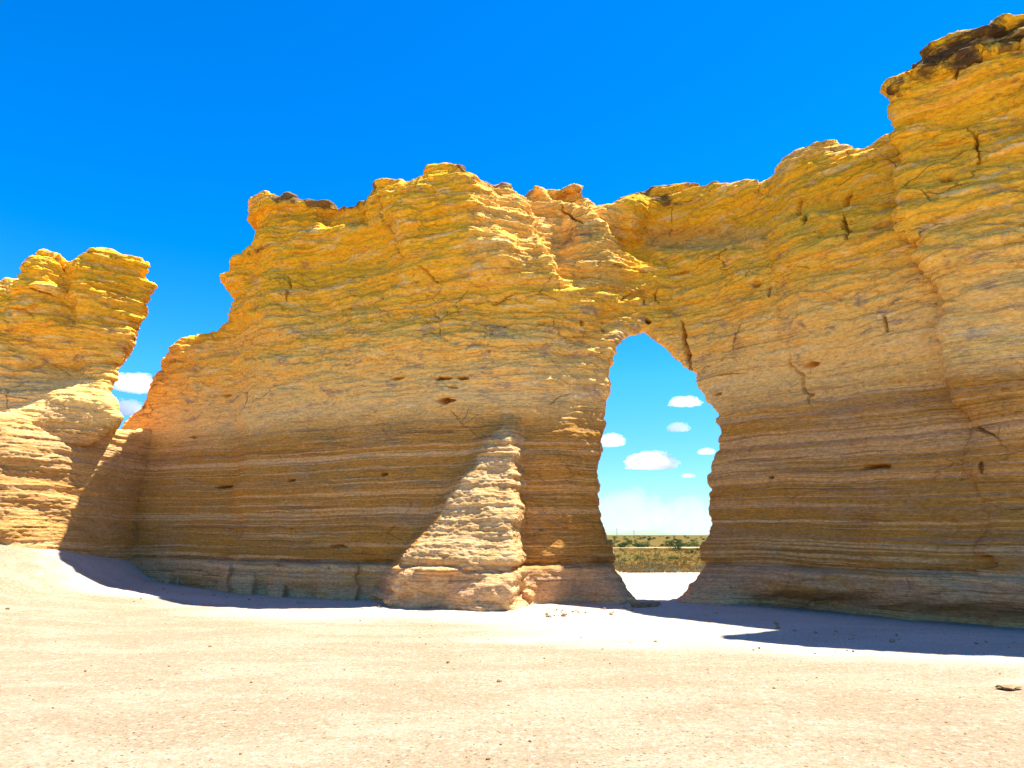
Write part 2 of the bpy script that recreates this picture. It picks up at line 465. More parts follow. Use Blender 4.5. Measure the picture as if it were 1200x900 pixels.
def solid(name, f, outline, front, back, box, h=0.05, hole=None, k=0.45, amp=1.0, extra=None, slope=0.85, rseed=0, shear=0.0):
    """chalk body in wall space: X along, W behind the front sheet, Z up"""
    x0, x1, w0, w1, z0, z1 = box
    xs = np.arange(x0, x1, h); ws = np.arange(w0, w1, h); zs = np.arange(z0, z1, h)
    XX, ZZ = np.meshgrid(xs, zs, indexing='ij')
    FY = f(XX)
    ow = 0.07*fbm(XX*0.9, ZZ*1.4, 0*XX, 4, 21+rseed)+0.05*bed_mid(ZZ+0.1*XX*0)*smooth(5, 7, ZZ)
    p2 = poly_sdf(XX, ZZ, outline)+ow
    fr = front(XX, ZZ)
    bk = back(XX, ZZ)
    W = ws[None, :, None].astype(np.float32)
    vol = ((fr[:, None, :].astype(np.float32)-W)*slope)
    vol = smax(vol, W-bk[:, None, :].astype(np.float32), 0.3)
    if shear:
        g = 0.05                                                           # the outline slides along X going back
        tx = np.arange(x0-3, x1+3, g); tz = np.arange(z0-0.1, z1+0.2, g)
        tab = poly_sdf(*np.meshgrid(tx, tz, indexing='ij'), outline)
        b = np.clip((ZZ-tz[0])/g, 0, len(tz)-2.001); ib = b.astype(int); b = b-ib
        for j, w in enumerate(ws):
            a = np.clip((XX-shear*w-tx[0])/g, 0, len(tx)-2.001); ia = a.astype(int); a = a-ia
            q = (tab[ia, ib]*(1-a)+tab[ia+1, ib]*a)*(1-b)+(tab[ia, ib+1]*(1-a)+tab[ia+1, ib+1]*a)*b
            vol[:, j] = smax(vol[:, j], (q+ow).astype(np.float32), k)
    else:
        vol = smax(vol, p2[:, None, :].astype(np.float32), k)
    if hole is not None:
        hp, hshift, hz = hole; hcx = hp[:, 0].mean()
        hv = np.full(vol.shape, 4.0, np.float32)
        i0 = np.searchsorted(xs, hp[:, 0].min()-1.2); i1 = np.searchsorted(xs, hp[:, 0].max()+2.0)
        k1 = np.searchsorted(zs, hp[:, 1].max()+2.2)
        SX, SZ = XX[i0:i1, :k1], ZZ[i0:i1, :k1]
        g = 0.04                                                           # outline distance tabulated once, then looked up
        tx = np.arange(SX.min()-1.0, SX.max()+0.8, g); tz = np.arange(SZ.min()-1.0, SZ.max()+1.5, g)
        tab = poly_sdf(*np.meshgrid(tx, tz, indexing='ij'), hp)
        for j, w in enumerate(ws):
            t = max(w, -0.3)
            a = np.clip((hcx+(SX-hshift*t-hcx)*(1-0.045*t)-tx[0])/g, 0, len(tx)-2.001); b = np.clip((EYE+(SZ-EYE)*(1-hz*t)-tz[0])/g, 0, len(tz)-2.001)
            ia, ib = a.astype(int), b.astype(int); a -= ia; b -= ib
            hv[i0:i1, j, :k1] = (tab[ia, ib]*(1-a)+tab[ia+1, ib]*a)*(1-b)+(tab[ia, ib+1]*(1-a)+tab[ia+1, ib+1]*a)*b
        hn = (0.045*bed_mid(ZZ)+0.05*fbm(XX*1.8, ZZ*4.5, 0*XX, 4, 27, 0.65))*(1-0.8*smooth(6.0, 6.8, ZZ))
        vol = smax(vol, -(hv+hn[:, None, :].astype(np.float32)), 0.06)
    m = np.abs(vol) < 0.42
    i, j, l = np.nonzero(m)
    px, pw, pz = xs[i].astype(np.float32), ws[j].astype(np.float32), zs[l].astype(np.float32)
    up = smooth(4.5, 7.5, pz)
    py = pw+FY[i, l]
    nz = (0.13+0.07*up)*fbm(px*0.55, py*0.55, pz*0.8, 3, 101+rseed)
    nz += (0.015+0.045*up)*np.abs(fbm(px*0.95, py*0.95, pz*2.0, 3, 107+rseed))
    if hole is not None:
        nz *= np.clip(np.abs(hv[i, j, l])/0.5, 0.15, 1)
    vol[m] += amp*nz
    if extra is not None: extra(vol, xs, ws, zs)
    V, F = largest(*surface_nets(vol, (x0, w0, z0), h))
    V[:, 1] += f(V[:, 0])
    V, F = subdivide(V, F)
    return mesh_np(name, V, F)

def pxgrid(f):
    return lambda X, Z: project(X, f(X), Z)

def ch(pts, f, off=0.0, front=None):
    p = np.array(pts, float)
    x, z = on_front(p[:, 0], p[:, 1], f, off)
    if front is not None:
        for _ in range(3):
            x, z = on_front(p[:, 0], p[:, 1], f, off+front(x, z))
    return np.stack([x, z], 1)

# -- main wall with the keyhole
f_wall = curve([(-15, 22.6), (-11.1, 21.3), (-9.4, 20.65), (-7, 19.7), (-2.9, 17.75), (-1.1, 17.1), (0, 16.95), (1.0, 17.2), (2.6, 17.75),
                (3.6, 18.1), (4.4, 17.9), (5.4, 16.7), (7.2, 14.6), (9.0, 12.7), (10.6, 11.9), (14, 10.6), (20, 8.6)])
top_px = [(120, 520), (148, 495), (160, 482), (172, 464), (184, 442), (194, 424), (206, 409), (220, 399), (238, 390), (252, 381), (264, 366), (273, 352), (266, 336), (263, 324),
          (276, 306), (300, 291), (304, 280), (297, 262), (292, 238), (312, 223), (330, 225), (362, 234), (405, 237), (430, 236), (438, 224), (444, 210),
          (470, 206), (490, 207), (500, 196), (525, 192), (548, 195), (568, 205), (585, 216), (602, 220), (640, 222), (670, 222), (688, 227),
          (700, 236), (718, 238), (736, 232), (750, 220), (765, 214), (800, 214), (840, 212), (880, 211), (915, 203), (935, 186), (960, 175),
          (985, 171), (1010, 168), (1048, 162), (1100, 150), (1180, 120)]
hole_px = [(748, 716), (742, 703), (731, 684), (721, 667), (715, 648), (711, 627), (705, 609), (702, 595), (700, 575), (698, 560), (699, 545), (704, 532), (703, 524),
           (700, 517), (703, 507), (706, 498), (708, 480), (710, 460), (711, 435), (714, 413), (719, 402), (726, 396), (737, 391), (749, 387), (759, 386),
           (769, 394), (780, 401), (789, 407), (797, 418), (802, 429), (816, 440), (820, 456), (827, 467), (836, 476), (842, 490), (849, 504), (846, 518), (841, 529), (834, 540),
           (832, 555), (831, 570), (829, 584), (828, 596), (831, 612), (827, 628), (824, 645), (824, 656), (825, 667), (813, 680), (803, 692), (793, 703), (786, 716)]
hole = ch(hole_px, f_wall, 0.0)
hole = np.concatenate([hole, [[hole[-1, 0]-0.1, -1.5], [hole[0, 0]+0.1, -1.5]]])

def gauss(x, y, cx, cy, sx, sy): return np.exp(-0.5*((x-cx)/sx)**2-0.5*((y-cy)/sy)**2)

def wall_front(X, Z):
    px, py = project(X, f_wall(X), Z)
    o = -0.06*(np.minimum(Z, 5.2)-0.8)*(1-1.75*smooth(585, 670, px)*smooth(830, 760, px))                                   # the face leans back below
    o = o + 0.03*np.clip(Z-7, 0, 5) - 0.10*np.clip(Z-0.5, 0, 8)*smooth(-7.2, -8.8, X)
    # foot ledge with an undercut
    foot = smooth(0.92, 0.80, Z+0.06*fbm(X*0.7, Z*0, X*0, 2, 7))
    o = o + foot*(0.16+0.26*np.clip(fbm(X*0.45, X*0, X*0, 2, 12)+0.35, 0, 1))*smooth(-10.8, -8.5, X)
    bx = X+0.5*fbm(X*0.7, X*0, X*0, 2, 58)+0.12*fbm(X*0.5, Z*2.2, X*0, 2, 59)
    o = o + foot*0.16*cells(bx/1.3, Z*0+0.5, 12)*smooth(-10, -9, X)*smooth(-2.6, -3.4, X)
    o = o + foot*(0.40+0.35*fbm(X*1.1, Z*1.6, X*0, 3, 44))*smooth(4.6, 6.4, X)
    o = o + smooth(0.9, -0.1, Z)*0.75*smooth(1.7, 2.6, X)*smooth(5.4, 4.6, X)  # feet of the keyhole splay out
    o = o - 0.16*np.exp(-0.5*((Z-0.93+0.05*fbm(X*0.7, X*0, X*0, 2, 7))/0.035)**2)*np.clip(fbm(X*0.8, X*0, X*0, 2, 8)*2+0.8, 0, 1)
    # undercut at ground on the right and left
    o = o - smooth(0.50+0.3*fbm(X*0.9, X*0, X*0, 2, 46), 0.12, Z)*(0.75*smooth(4.9, 5.9, X)+0.22*smooth(-3.2, -4.5, X)*(fbm(X*0.6, X*0, X*0, 2, 14) > 0))
    o = o - 0.55*gauss(px, py, 950, 725, 34, 15)-0.3*gauss(px, py, 1150, 735, 40, 12)
    # buttress whose front leans back into the sun
    h = np.clip((py-476)/190.0, 0, 1)
    left = 588-(py-476)*0.70
    w_in = smooth(-2, 22, px-left)*smooth(612, 596, px-0.02*(py-480)+11*fbm(Z*1.6, X*0, X*0, 3, 54))
    o = o + w_in*h*1.55*smooth(0.78, 0.9, Z)
    pn = px+16*fbm(X*1.4, Z*2.2, X*0, 3, 16)
    o = o + smooth(0.9, 0.78, Z+0.05*fbm(X*0.8, X*0, X*0, 2, 17))*(1.25+0.5*fbm(X*0.8, Z*1.2, X*0, 3, 15))*smooth(440, 478, pn)*smooth(622, 596, pn)
    # left end stands back behind a crease
    cr = 269+0.02*(py-350)+14*fbm(Z*0.8, X*0, X*0, 3, 52)
    o = o - 0.40*smooth(cr+10, cr-16, px)*smooth(330, 380, py)
    # top: promontory, alcove, end knob
    o = o + 0.45*smooth(436, 462, px+0.28*(235-py))*smooth(640, 560, px)*smooth(345, 270, py)
    o = o - 0.40*gauss(px, py, 400, 300, 40, 26)
    o = o + 0.35*gauss(px, py, 300, 340, 26, 34)
    o = o + 0.30*smooth(330, 312, px)*smooth(300, 282, py)
    # ribs right of the promontory
    for (xa, ya, xb, yb, a) in ((612, 225, 650, 330, 0.6), (672, 228, 738, 302, 0.55)):
        t = (py-ya)/(yb-ya); lx = xa+(xb-xa)*t
        o = o - a*smooth(-2, 10, px-lx)*smooth(60, 16, px-lx)*smooth(yb+22, yb-20, py)
    o = o - 0.30*smooth(735, 760, px)*smooth(905, 880, px)*smooth(302, 268, py+0.05*(px-800))
    o = o + 0.22*smooth(740, 752, px)*smooth(262, 240, py+0.1*(px-760))*smooth(900, 800, px)
    o = o + (0.75*smooth(760, 575, px)-0.1)*smooth(540, 590, px)*smooth(345, 285, py-0.12*(px-640))
    # crests and shelves that lean back far enough to catch the sun
    o = o - 0.62*np.clip(Z-8.5-0.35*fbm(X*1.3, Z, X*0, 2, 18), 0, 3)*smooth(545, 585, px)*smooth(712, 660, px)*smooth(345, 300, py)
    o = o - 0.55*smooth(264, 250, py-0.04*(px-400))*smooth(362, 376, px)*smooth(436, 426, px)*smooth(228, 240, py)
    o = o - 0.62*smooth(296, 266, py+0.09*(px-740)+6*fbm(X*1.5, Z*3, X*0, 2, 48))*smooth(740, 765, px)*smooth(935, 905, px)
    o = o - 0.8*np.clip(Z-9.75, 0, 2)*smooth(895, 925, px)*smooth(1080, 1040, px)
    o = o - 0.7*np.clip(Z-11.25, 0, 2)*smooth(430, 450, px)*smooth(545, 525, px)
    # right wing pilasters
    e1 = 908+0.16*(py-250)
    o = o + 0.58*smooth(e1-6, e1+7, px)*smooth(470, 330, py)*smooth(235, 262, py)
    o = o + 0.25*smooth(925, 940, px)*smooth(245, 200, py)
    e2 = 1005+0.05*(py-400)
    o = o + 0.30*smooth(e2-12, e2+8, px)*smooth(360, 420, py)
    e3 = 860+0.10*(py-300)+10*fbm(Z*1.1, X*0, X*0, 2, 64)
    o = o + 0.16*smooth(e3-6, e3+6, px)*smooth(270, 300, py)*smooth(430, 380, py)
    e4 = 350+0.05*(py-300)+14*fbm(Z*1.0, X*0, X*0, 3, 65)
    o = o - 0.14*smooth(e4-7, e4+7, px)*smooth(e4+60, e4+25, px)*smooth(430, 380, py)
    o = o - 0.10*gauss(px, py, 1120, 330, 25, 50)
    return -o

outl = ch(top_px, f_wall, 0.22, wall_front)
outl = np.concatenate([outl, [[outl[-1, 0]+4, outl[-1, 1]+0.2], [outl[-1, 0]+4, -1.5], [-13.4, -1.5], [-13.4, outl[0, 1]]]])

def wall_back(X, Z):
    t = np.interp(X, [-12, -7, -2, 1.5, 2.6, 4.8, 6, 9, 20], [2.2, 2.6, 3.0, 2.2, 1.5, 1.5, 2.2, 3.0, 3.0])
    return t+smooth(3, 0, Z)*0.3+smooth(7.9, 9.0, Z)*1.5*smooth(3.4, 2.4, X)*smooth(-3, -1, X)

cracks_px = [
    ([(800, 376), (806, 390), (805, 402), (812, 420), (816, 436)], 0.07, 0.35),
    ([(940, 228), (938, 245), (943, 255), (937, 268)], 0.05, 0.30),
    ([(990, 252), (986, 268), (989, 280), (983, 294)], 0.05, 0.30),
    ([(1001, 222), (996, 236)], 0.04, 0.22),
    ([(783, 322), (795, 318), (812, 312)], 0.06, 0.28),
    ([(786, 326), (792, 345), (797, 366)], 0.018, 0.10),
    ([(446, 232), (452, 252), (458, 270), (470, 300)], 0.045, 0.25),
    ([(664, 224), (672, 245), (684, 262)], 0.05, 0.28),
    ([(720, 272), (730, 286), (738, 298)], 0.06, 0.3),
    ([(620, 235), (626, 250), (634, 268)], 0.03, 0.18),
    ([(335, 320), (338, 335), (332, 352)], 0.06, 0.28),
    ([(842, 432), (843, 452), (845, 470)], 0.018, 0.10),
    ([(842, 438), (862, 435), (880, 434)], 0.022, 0.12),
    ([(1125, 492), (1160, 488), (1185, 500), (1200, 506)], 0.025, 0.14),
    ([(930, 410), (945, 440), (955, 475)], 0.02, 0.10),
    ([(505, 356), (512, 366), (520, 372)], 0.02, 0.1),
    ([(575, 355), (588, 350), (605, 340)], 0.025, 0.14),
    ([(490, 312), (502, 318), (515, 330)], 0.02, 0.1),
    ([(650, 510), (668, 540), (676, 565)], 0.014, -0.05), ([(200, 500), (210, 540), (206, 570)], 0.01, 0.05),
    ([(330, 560), (350, 578), (372, 590)], 0.012, 0.05), ([(256, 545), (250, 580)], 0.010, 0.05),
    ([(556, 446), (560, 462), (566, 480)], 0.012, 0.06), ([(545, 425), (560, 420), (575, 428), (580, 445)], 0.014, 0.07),
    ([(360, 420), (358, 440)], 0.012, 0.06), ([(430, 404), (428, 424), (434, 440)], 0.012, 0.06),
    ([(1045, 430), (1052, 470)], 0.012, 0.07), ([(1010, 470), (1040, 505)], 0.010, 0.06),
    ([(755, 352), (752, 362)], 0.02, 0.1), ([(770, 340), (766, 352), (771, 362)], 0.02, 0.12),
    ([(722, 356), (735, 348), (744, 346)], 0.02, 0.12),
    
]
def to_cracks(lst, f, ty=40):
    out = []
    for pts, w, dep in lst:
        if w < 0.019: continue
        out.append((ch(pts, f), w, dep, ty))
    return out
# small dark pockets along the beds: (px, py, half width, half height in px, depth)
pocket_px = [(520, 441, 9, 1.5, .16), (543, 441, 6, 1.4, .14), (522, 468, 10, 2.0, .16), (530, 452, 5, 1.2, .1), (250, 568, 10, 1.5, .14), (465, 440, 8, 1.4, .08),
             (340, 562, 5, 1.4, .08), (450, 555, 4, 1.6, .08), (757, 381, 4, 3, .2), (722, 316, 5, 1.4, .1), (750, 322, 6, 1.5, .12),
             (890, 332, 5, 2.2, .12), (905, 342, 2, 6, .12), (1025, 547, 13, 1.8, .1), (955, 425, 8, 1.8, .1), (957, 460, 3, 1.4, .08),
             (845, 460, 4, 1.4, .1), (907, 558, 3, 1.4, .08), (390, 664, 9, 2, .1), (397, 640, 9, 2, .08), (209, 506, 5, 1.4, .08), (248, 454, 5, 2, .1),
             (680, 381, 2, 4, .1), (705, 390, 2, 3, .1), (1028, 384, 2.5, 10, .12), (1083, 360, 3, 20, .12)]
def pocket_fn(f, lst):
    arr = []
    for px, py, hw, hh, dep in lst:
        (x, z), (x2, z2) = ch([(px, py), (px+hw, py+hh)], f)
        arr.append((x, z, abs(x2-x), abs(z2-z)*0.8+0.006, dep*2.6))
    def fn(X, Y, Z):
        d = np.zeros_like(X)
        for x, z, a, b, dep in arr:
            m = (np.abs(X-x) < a*2) & (np.abs(Z-z) < b*3)
            if m.any():
                wz = Z[m]+0.9*b*perlin(X[m]*7, Z[m]*7, X[m]*0, 77)
                d[m] -= 1.5*dep*smooth(1.25, 0.7, np.hypot((X[m]-x)/a, (wz-z)/b))
        return d
    return fn

def wall_crust(X, Y, Z, n):
    top = np.interp(X, outl[:len(top_px), 0], outl[:len(top_px), 1])
    c = smooth(0.40, 0.05, top-Z)*0.62*smooth(-8.5, -7.7, X)
    px, py = project(X, f_wall(X), Z)
    for cx, cy, sx, sy, a in ((780, 222, 26, 9, .7), (330, 232, 25, 5, .6), (850, 275, 60, 6, .55), (905, 262, 18, 7, .5), (560, 205, 30, 7, .5), (690, 270, 25, 12, .45),
                              (650, 275, 30, 9, .45), (300, 288, 30, 5, .55), (440, 300, 20, 9, .4), (1060, 215, 12, 8, .4), (670, 225, 20, 5, .5), (740, 295, 10, 6, .5)):
        c = c+a*gauss(px, py, cx, cy, sx, sy)
    c = c*(1-0.8*smooth(905, 930, px))+0.25*smooth(0.9, 0.55, Z)*np.clip(fbm(X*1.3, X*0, Z*2, 2, 66)+0.2, 0, 1)
    return c

ARCH = empty('natural_arch', (2.0, 17.5, 0))
tag(ARCH, 'long layered yellow chalk cliff pierced by one tall keyhole opening showing sky', 'rock arch')
me = solid('wall', f_wall, outl, wall_front, wall_back, (-13.7, 15.0, -2.4, 3.6, -0.7, 13.6), hole=(hole, 0.21, 0.068))
def wall_sun_paint(X, Y, Z, n):  # where painted sunlight pales the buttress, its foot, the ribs and crests
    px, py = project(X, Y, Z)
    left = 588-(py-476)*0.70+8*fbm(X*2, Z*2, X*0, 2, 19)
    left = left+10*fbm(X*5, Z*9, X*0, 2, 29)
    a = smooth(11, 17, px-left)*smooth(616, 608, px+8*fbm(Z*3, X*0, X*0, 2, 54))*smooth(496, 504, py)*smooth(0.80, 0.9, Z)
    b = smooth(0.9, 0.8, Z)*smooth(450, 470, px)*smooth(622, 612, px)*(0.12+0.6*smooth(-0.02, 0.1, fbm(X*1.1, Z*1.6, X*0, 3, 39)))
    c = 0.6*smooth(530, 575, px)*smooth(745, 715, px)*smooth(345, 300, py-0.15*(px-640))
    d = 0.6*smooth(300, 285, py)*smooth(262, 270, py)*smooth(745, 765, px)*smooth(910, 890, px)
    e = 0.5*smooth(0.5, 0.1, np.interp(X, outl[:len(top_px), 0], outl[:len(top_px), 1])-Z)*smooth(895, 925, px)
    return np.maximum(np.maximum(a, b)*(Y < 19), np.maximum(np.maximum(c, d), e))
detail(me, to_cracks(cracks_px, f_wall), crust=wall_crust, holes=[pocket_fn(f_wall, pocket_px)], sun_paint=wall_sun_paint)
fr = np.empty(len(me.vertices), np.float32); me.attributes['sun_paint'].data.foreach_get('value', fr)
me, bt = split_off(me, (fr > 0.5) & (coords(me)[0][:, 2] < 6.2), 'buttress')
v, _ = coords(me)
me, ft = split_off(me, v[:, 2] < 0.86+0.05*fbm(v[:, 0]*0.7, v[:, 0]*0, v[:, 0]*0, 2, 7), 'foot_ledge')
obj('wall', me, M_ROCK, ARCH)
obj('foot_ledge', ft, M_ROCK, ARCH)['label'] = 'grey brown ledge along the base of the cliff below an undercut line'
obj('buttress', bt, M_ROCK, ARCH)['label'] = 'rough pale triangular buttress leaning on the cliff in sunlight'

# -- tall bluff at the right end of the wall, and its dark caprock
f_bluff = curve([(4, 15.8), (7.2, 13.2), (9.0, 11.7), (10.6, 11.0), (14, 9.8), (20, 7.8)])
bl_px = [(1128, 760), (1120, 640), (1114, 560), (1112, 500), (1100, 440), (1090, 390), (1096, 345), (1078, 295), (1060, 250), (1050, 205), (1049, 160), (1054, 130), (1046, 108),
         (1046, 100), (1075, 92), (1100, 82), (1150, 70), (1198, 56)]
def bluff_front(X, Z):
    px, py = project(X, f_bluff(X), Z)
    o = 0.05*np.clip(Z-7, 0, 6)+0.06*np.sin(Z*2.2+X*0.5)
    o = o - 0.65*smooth(330, 560, py)
    o = o + 0.12*smooth(0.95, 0.8, Z) - 0.30*smooth(0.45, 0.15, Z)
    o = o + 0.12*gauss(px, py, 1150, 240, 60, 25)-0.12*gauss(px, py, 1120, 140, 80, 10)
    return -o
bl = ch(bl_px, f_bluff, 0.15, bluff_front)
bl[:, 0] = ch(bl_px, f_bluff, 0.0)[:, 0]
bl = np.concatenate([bl, [[14.9, bl[-1, 1]+0.5], [14.9, -1.5], [bl[0, 0], -1.5]]])
bcr = [([(1140, 140), (1144, 158), (1150, 172), (1154, 192)], 0.025, 0.16), ([(1118, 150), (1130, 170)], 0.014, 0.08), ([(1150, 235), (1190, 225)], 0.012, 0.07),
       ([(1075, 268), (1110, 260), (1150, 248)], 0.014, 0.08), ([(1120, 290), (1165, 296), (1200, 290)], 0.012, 0.07), ([(1140, 500), (1170, 492), (1200, 508)], 0.025, 0.14),
       ([(1160, 545), (1185, 560), (1200, 585)], 0.015, 0.08), ([(1105, 90), (1112, 104)], 0.03, 0.15)]
bpk = [(1170, 660, 26, 9, .2), (1110, 212, 9, 1.5, .1), (1180, 545, 3, 8, .12), (1130, 690, 14, 4, .12)]
bcrust = lambda X, Y, Z, n: 0.34*np.exp(-0.5*((Z-9.75+0.25*np.sin(X))/0.16)**2)+0.30*np.exp(-0.5*((Z-8.3)/0.10)**2)+0.45*smooth(1.2, 0.2, np.interp(X, bl[12:19, 0], bl[12:19, 1])-Z)+0.3*smooth(0.8, 0.3, Z)
me = solid('bluff', f_bluff, bl, bluff_front, lambda X, Z: np.full(X.shape, 3.4), (5.4, 14.6, -1.6, 3.8, -0.7, 14.2), k=0.30, rseed=3, shear=0.72)
detail(me, to_cracks(bcr, f_bluff), crust=bcrust, holes=[pocket_fn(f_bluff, bpk)])
BL = obj('bluff', me, M_ROCK, ARCH)
cap_px = [(1068, 118), (1061, 99), (1066, 88), (1072, 73), (1092, 63), (1094, 48), (1105, 43), (1130, 37), (1150, 32), (1162, 30), (1180, 20), (1200, 12)]
cap_lo = [(1200, 62), (1170, 72), (1150, 84), (1120, 92), (1100, 98), (1075, 108)]
cu = ch(cap_px, f_bluff, -0.2); cl = ch(cap_lo, f_bluff, -0.3)
cu[:, 0] = ch(cap_px, f_bluff, 0.0)[:, 0]; cl[:, 0] = ch(cap_lo, f_bluff, 0.0)[:, 0]
cpoly = np.concatenate([cu, [[14.9, cu[-1, 1]+0.7], [14.9, cl[0, 1]+0.5]], cl])
def cap_front(X, Z):
    return bluff_front(X, Z)-(0.14+0.17*fbm(X*1.3, Z*1.6, X*0, 3, 35)+0.10*bed_mid(Z))
me = solid('caprock', f_bluff, cpoly, cap_front, lambda X, Z: np.full(X.shape, 3.2), (7.2, 14.6, -1.6, 3.6, 8.6, 14.6), k=0.2, amp=1.2, rseed=6, shear=0.72)
detail(me, crust=lambda X, Y, Z, n: 0.55+0.3*fbm(X*1.2, Y*1.2, Z*2, 2, 5), rough=1.5)
obj('caprock', me, M_CAP, ARCH)

# -- tower at the left: overhanging head on a ledgy plinth
TOWER = empty('rock_tower', (-13.5, 19.5, 1.0))
tag(TOWER, 'top heavy chalk tower left of the gap, bulging head above a sunlit ledgy plinth', 'rock tower')
f_pl = curve([(-20, 15.0), (-16.5, 16.8), (-13.5, 18.4), (-12.9, 19.2), (-12.35, 20.4), (-11.95, 22.2), (-9, 27)])
pl_px = [(-60, 470), (0, 478), (40, 500), (100, 505), (130, 502), (150, 492), (168, 484)]
pl = ch(pl_px, f_pl, 0.3)
pl = np.concatenate([[[-19, pl[0, 1]]], pl, [[pl[-1, 0]+0.5, -1.5], [-19, -1.5]]])
def pl_front(X, Z):
    o = -0.27*(Z-1.0)+0.06*np.sin(Z*5.5+X)*smooth(1, 2, Z)
    o = o + 0.25*fbm(X*0.8, Z*1.2, X*0, 3, 37)
    return -o
me = solid('plinth', f_pl, pl, pl_front, lambda X, Z: np.full(X.shape, 3.4), (-18.6, -9.6, -1.8, 4.0, -0.4, 7.0), k=0.35, rseed=9, slope=0.75)
detail(me, rough=1.5, sun_paint=lambda X, Y, Z, n: 0.40*smooth(-11.9, -12.3, X))  # plinth face paled by sunlight put into its colour
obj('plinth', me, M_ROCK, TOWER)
f_tw = curve([(-20, 19.6), (-15, 20.3), (-13, 20.9), (-11.8, 21.4), (-10.6, 22.4)])
tw_px = [(4, 372), (14, 345), (30, 316), (36, 303), (48, 296), (66, 294), (80, 300), (92, 296), (98, 290), (118, 290), (134, 294), (152, 304), (166, 308), (169, 318), (178, 330), (175, 350),
         (167, 372), (156, 394), (142, 416), (130, 440), (122, 460), (130, 474), (138, 488), (134, 497), (122, 506), (112, 516), (96, 524), (74, 528), (50, 524), (36, 516), (20, 508), (6, 498), (-14, 486), (-40, 440), (-30, 400)]
def tw_front(X, Z):
    px, py = project(X, f_tw(X), Z)
    o = 0.30+0.16*np.clip(Z-6.3, 0, 4)
    o = o + 0.85*smooth(425, 505, py+0.18*(px-60))                        # sunlit shelf under the head
    o = o - 0.45*gauss(px, py, 80, 432, 40, 16)
    o = o + 0.40*gauss(px, py, 60, 340, 26, 34)+0.35*gauss(px, py, 128, 335, 20, 40)-0.25*gauss(px, py, 95, 350, 7, 50)-0.2*gauss(px, py, 40, 400, 26, 14)
    return -o
tw = ch(tw_px, f_tw, 0.2, lambda x, z: np.clip(tw_front(x, z), -1.0, 0.3))
tw[:, 0] = ch(tw_px, f_tw, 0.0)[:, 0]
tcr = [([(84, 305), (92, 318), (95, 330)], 0.03, 0.18), ([(20, 365), (45, 372), (60, 380)], 0.02, 0.1), ([(60, 350), (85, 358)], 0.03, 0.15)]
me = solid('tower_head', f_tw, tw, tw_front, lambda X, Z: np.full(X.shape, 2.2), (-18.6, -10.4, -2.4, 3.0, 3.6, 12.2), k=0.4, rseed=12, shear=-0.62)
detail(me, to_cracks(tcr, f_tw), rough=1.15, crust=lambda X, Y, Z, n: 0.35*smooth(9.2, 10.2, Z))
obj('tower_head', me, M_ROCK, TOWER)

# -- stack behind it at the very edge
f_st = curve([(-30, 25), (-18, 24.0), (-12, 24.0)])
st = ch([(-60, 660), (-62, 330), (-40, 306), (-10, 308), (14, 310), (40, 308), (60, 330), (62, 660)], f_st)
me = solid('rock_stack', f_st, st, lambda X, Z: 0.22*(Z-6), lambda X, Z: np.full(X.shape, 3.6), (-24.5, -14.5, -1.8, 4.2, -0.4, 13.5), k=0.4, h=0.08, rseed=15)
detail(me, rough=1.5)
o = obj('rock_stack', me, M_ROCK)
tag(o, 'pale sunlit chalk stack at the left edge, half hidden behind the top heavy tower', 'rock stack')

# ------------------------------------------------------------------ ground
def ground_z(X, Y):
    g = 1.12*np.exp(-0.5*((X+16.0)/2.6)**2)*smooth(6, 17, Y)*smooth(60, 26, Y)
    g = g + 0.62*smooth(-10.7, -12.8, X)*smooth(13, 20, Y)*smooth(60, 26, Y)
    g = g + 0.10*smooth(-6, -12, X)*smooth(4, 12, Y)*smooth(60, 30, Y)
    near = smooth(70, 30, Y)*smooth(40, 20, np.abs(X))
    g = g + near*(0.030*fbm(X*0.22, Y*0.22, X*0, 2, 51)+0.006*fbm(X*1.6, Y*2.2, X*0, 3, 53)+0.008*fbm(X*5, Y*5, X*0, 2, 55))
    g = g + 0.10*gauss(X, Y, 6.7, 7.2, 0.7, 0.5)
    g = g + smooth(27, 60, Y)*0.25*fbm(X*0.03, Y*0.03, X*0, 3, 57)*smooth(900, 100, Y)
    return g

def graded(lo, hi, step, far_lo, far_hi, grow=1.12):
    a = list(np.arange(lo, hi, step))
    s = step; v = a[-1]
    while v < far_hi: s *= grow; v += s; a.append(v)
    s = step; v = lo; b = []
    while v > far_lo: s *= grow; v -= s; b.append(v)
    return np.array(b[::-1]+a)
gx = graded(-15, 12, 0.07, -9000, 9000); gy = graded(3.5, 19, 0.07, -60, 12000, 1.10)
GX, GY = np.meshgrid(gx, gy, indexing='ij')
GZ = ground_z(GX, GY)
def gz_at(x, y):
    i = min(max(int(np.searchsorted(gx, x))-1, 0), len(gx)-2); j = min(max(int(np.searchsorted(gy, y))-1, 0), len(gy)-2)
    a = (x-gx[i])/(gx[i+1]-gx[i]); b = (y-gy[j])/(gy[j+1]-gy[j])
    return float((GZ[i, j]*(1-a)+GZ[i+1, j]*a)*(1-b)+(GZ[i, j+1]*(1-a)+GZ[i+1, j+1]*a)*b)
V = np.stack([GX, GY, GZ], -1).reshape(-1, 3)
ii = np.arange(len(gx)*len(gy)).reshape(len(gx), len(gy))
F = np.stack([ii[:-1, :-1], ii[1:, :-1], ii[1:, 1:], ii[:-1, 1:]], -1).reshape(-1, 4)
